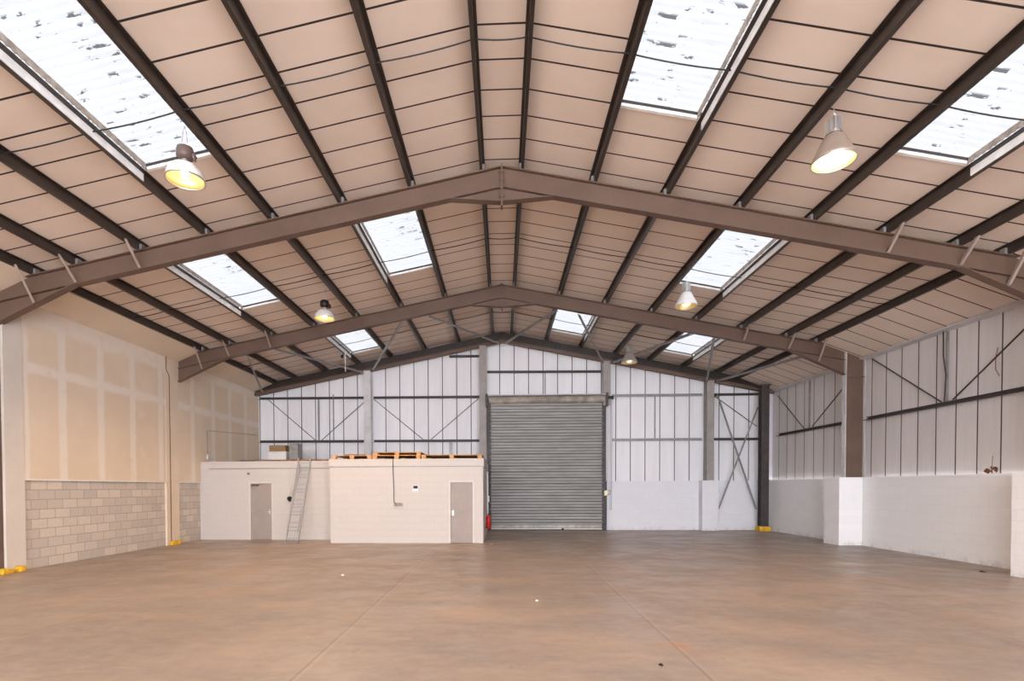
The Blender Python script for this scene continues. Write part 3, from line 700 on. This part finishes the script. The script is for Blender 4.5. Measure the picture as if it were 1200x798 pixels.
# ------------------------------------------------------------------ FIXTURES
r = thing('notice', 'small white notice with a dark blue top on the right office front', 'notice', (-2.88, 17.715, 1.81))
MB().box(-.09, .09, -.012, 0, -.11, .11).build('notice_board', M['paper'], r); MB().box(-.075, .075, -.016, -.012, .0, .095).build('printed_panel', M['navy'], r)
MB().box(-.075, .075, -.016, -.012, -.095, -.085).build('printed_line', M['navy'], r)
r = thing('dangling_cable', 'grey cable down the right office front to a row of loose connectors', 'cable', (-3.62, 17.70, 1.27))
MB().tube([(0,-.02,1.53),(.0,-.03,1.2),(.02,-.02,.6),(.03,-.02,.08)], .012, 6).build('cable', M['dark_steel'], r, True)
for q in range(5): MB().lathe([(.0,0),(.03,.01),(.034,.05),(.02,.10),(.0,.11)], 10, (.05+q*.06, -.03, -.04+.012*(q%2))).build('connector', M['galv'] if q % 2 else M['brass'], r, True)
MB().tube([(.02,-.02,.1),(.1,-.03,.03),(.2,-.03,.05),(.31,-.03,.02)], .012, 6).build('cable_loop', M['dark_steel'], r, True)
r = thing('hanging_socket', 'black socket hanging on a thin wire left of the ladder', 'socket', (-7.56, 18.80, 1.46))
MB().lathe([(.0,-.10),(.03,-.09),(.085,-.02),(.085,.05),(.05,.08),(.0,.085)], 14).build('socket_body', M['black'], r, True)
MB().tube([(0,0,.08),(.01,.01,.6),(-.02,.01,1.25)], .005, 5).build('wire', M['post'], r, True)
r = thing('alarm_sounder', 'small grey round sounder above the left office door', 'sounder', (-9.05, 18.835, 2.36))
MB().prism([(.045*math.cos(2*PI*q/16), .045*math.sin(2*PI*q/16)) for q in range(16)], -.04, 0).build('sounder_body', M['galv'], r); MB().prism([(.02*math.cos(2*PI*q/12), .02*math.sin(2*PI*q/12)) for q in range(12)], -.055, -.04).build('grille', M['lamp_black'], r)
tag(MB().tube([(XL+.02, 16.90, 6.12), (XL+.02, 16.90, 5.66), (XL+.02, 17.05, 5.50), (XL+.02, 17.05, 4), (XL+.02, 17.05, .02)], .014, 8).build('wall_crack', plain('rust_brown_crack', (.16,.08,.05), .6)), 'thin rust brown pipe kinking down the left pier of the farther frame', 'crack')  # brown tube added to stand for the crack beside the pier
r = thing('wall_conduit', 'thin conduit with an outlet box on the left wall above the left office', 'conduit', (XL, 19.28, 2.92))
MB().tube([(.012,0,.1),(.012,0,1.02),(.012,.06,1.04),(.012,4.0,1.26)], .010, 6).build('conduit_tube', M['galv'], r, True)
MB().box(0, .06, -.06, .30, -.02, .16).build('outlet_box', M['post'], r, bevel=.008)
r = thing('fire_extinguisher', 'red fire extinguisher on the side wall of the right office', 'extinguisher', (-.54, 20.4, .28))
MB().lathe([(.0,0),(.08,.0),(.09,.02),(.09,.42),(.07,.48),(.03,.51),(.03,.54)], 20).build('cylinder', M['red'], r, True)
MB().box(-.03, .03, -.09, .02, .54, .575).build('handle', M['black'], r); MB().tube([(.02,-.02,.54),(.10,-.03,.5),(.105,-.03,.25),(.1,-.03,.12)], .012, 6).build('hose', M['black'], r, True)
r = thing('cable_trunking', 'white cable trunking down the side of the right office by the shutter', 'trunking', (-.635, 22.0, 0))
MB().box(0, .05, 0, .08, .35, 2.5).build('trunking', M['white_metal'], r); MB().box(0, .09, -.06, .14, 1.25, 1.50).build('switch_box', M['white_metal'], r, bevel=.008)
r = thing('leaf_bunch', 'bunch of dried brown leaves on the right blockwork below the cladding', 'dried leaves', (XR+.22, 12.98, 2.115))
for q in range(14):
    a = q*2.4; ln = .09+.05*random.random(); zz = .04+.12*random.random()
    p = Vector((-.03*random.random(), .07*math.cos(a), zz)); e = p+Vector((-.03, ln*math.cos(a), ln*math.sin(a)*.8)); n = Vector((-.3,.4*math.sin(a),.5)).normalized()*.05
    mid = (p+e)/2
    MB().poly([tuple(p), tuple(mid+n), tuple(e), tuple(mid-n)], [(0,1,2),(0,2,3)]).build('leaf', M['leaf'], r, solid=.004)
MB().tube([(0,0,0),(-.01,.01,.12),(-.02,-.01,.24),(-.02,-.02,.42)], .006, 5).build('stalk', M['leaf'], r, True)
# yellow guards at column feet
def guard(x, y, lx, ly, lb, h=.13):
    r = thing('column_guard', lb, 'column guard', (x, y, 0), 'yellow column guards')
    MB().box(-lx/2, lx/2, -ly/2, ly/2, 0, h).build('guard_rail', M['yellow'], r, bevel=.02)
    MB().box(-lx/2-.02, lx/2+.02, -ly/2-.03, -ly/2+.12, 0, h+.04).build('guard_post', M['yellow'], r, bevel=.02)
    MB().box(-lx/2-.02, lx/2+.02, ly/2-.12, ly/2+.03, 0, h+.04).build('guard_post', M['yellow'], r, bevel=.02)
guard(XL+.09, 11.28, .10, .50, 'yellow guard at the foot of the near left pier', .09)
guard(XL+.09, 17.15, .10, .40, 'yellow guard at the foot of the far left pier', .09)
guard(10.78, 22.72, .40, .36, 'yellow guard round the foot of the corner column', .16)
# litter on the floor
def scrap(x, y, s_, mat, lb, name='paper_scrap'):
    m = MB(); n = 7
    ring = [m.bm.verts.new((x+s_*math.cos(2*PI*q/n)*(.7+.5*random.random()), y+s_*math.sin(2*PI*q/n)*(.7+.5*random.random()), .004+.012*random.random())) for q in range(n)]
    c = m.bm.verts.new((x, y, .03)); d = m.bm.verts.new((x, y, .0))
    for q in range(n): m.bm.faces.new((ring[q], ring[(q+1)%n], c)); m.bm.faces.new((ring[(q+1)%n], ring[q], d))
    tag(m.build(name, M[mat]), lb, 'litter', 'litter on the floor')
scrap(10.2, 11.85, .07, 'black', 'small dark lump on the floor near the right wall', 'floor_lump')
scrap(.55, 8.65, .035, 'paper', 'tiny white scrap on the open floor in the middle', 'paper_scrap')
scrap(-.35, 17.3, .06, 'paper', 'white scrap on the floor before the shutter and office corner', 'paper_scrap')
scrap(-3.35, 11.1, .04, 'paper', 'tiny white scrap on the floor to the left', 'paper_scrap')
scrap(1.62, 5.55, .03, 'black', 'small black speck beside the right floor joint', 'floor_lump')

# ------------------------------------------------------------------ SKY, CAMERA, COLOUR
W = bpy.data.worlds.new('overcast_sky'); S.world = W; W.use_nodes = True
bg = W.node_tree.nodes['Background']; bg.inputs[0].default_value = (.93, .955, 1.02, 1); bg.inputs[1].default_value = 12.2

FPX, CX, CY = 630., 562.666, 584.290
yaw, pitch, roll = -.0417, -.0201, .0033
def world_to_cam(v):
    x, y, z = v
    c, s = math.cos(yaw), math.sin(yaw); x, y = x*c-y*s, x*s+y*c
    c, s = math.cos(pitch), math.sin(pitch); y, z = y*c+z*s, -y*s+z*c
    c, s = math.cos(roll), math.sin(roll); x, z = x*c-z*s, x*s+z*c
    return x, y, z
cols = [world_to_cam(e) for e in ((1,0,0),(0,1,0),(0,0,1))]       # columns of the turn
right = Vector([c[0] for c in cols]); fwd = Vector([c[1] for c in cols]); upv = Vector([c[2] for c in cols])
cam = bpy.data.cameras.new('camera'); co = bpy.data.objects.new('camera', cam); COL.objects.link(co)
mw = Matrix.Identity(4)
for i in range(3): mw[i][0] = right[i]; mw[i][1] = upv[i]; mw[i][2] = -fwd[i]
mw[0][3], mw[1][3], mw[2][3] = 0, 0, 1.83
co.matrix_world = mw
cam.sensor_fit = 'HORIZONTAL'; cam.sensor_width = 36; cam.lens = FPX/1200*36
cam.shift_x = (600-CX)/1200; cam.shift_y = (CY-399)/1200
cam.clip_start = .05; cam.clip_end = 200
S.camera = co
vs = S.view_settings
vs.view_transform = 'Standard'; vs.look = 'None'; vs.gamma = 1; vs.use_curve_mapping = False; vs.exposure = 0.0
S.cycles.use_denoising = True
S.cycles.max_bounces = 10; S.cycles.diffuse_bounces = 6; S.cycles.transparent_max_bounces = 8
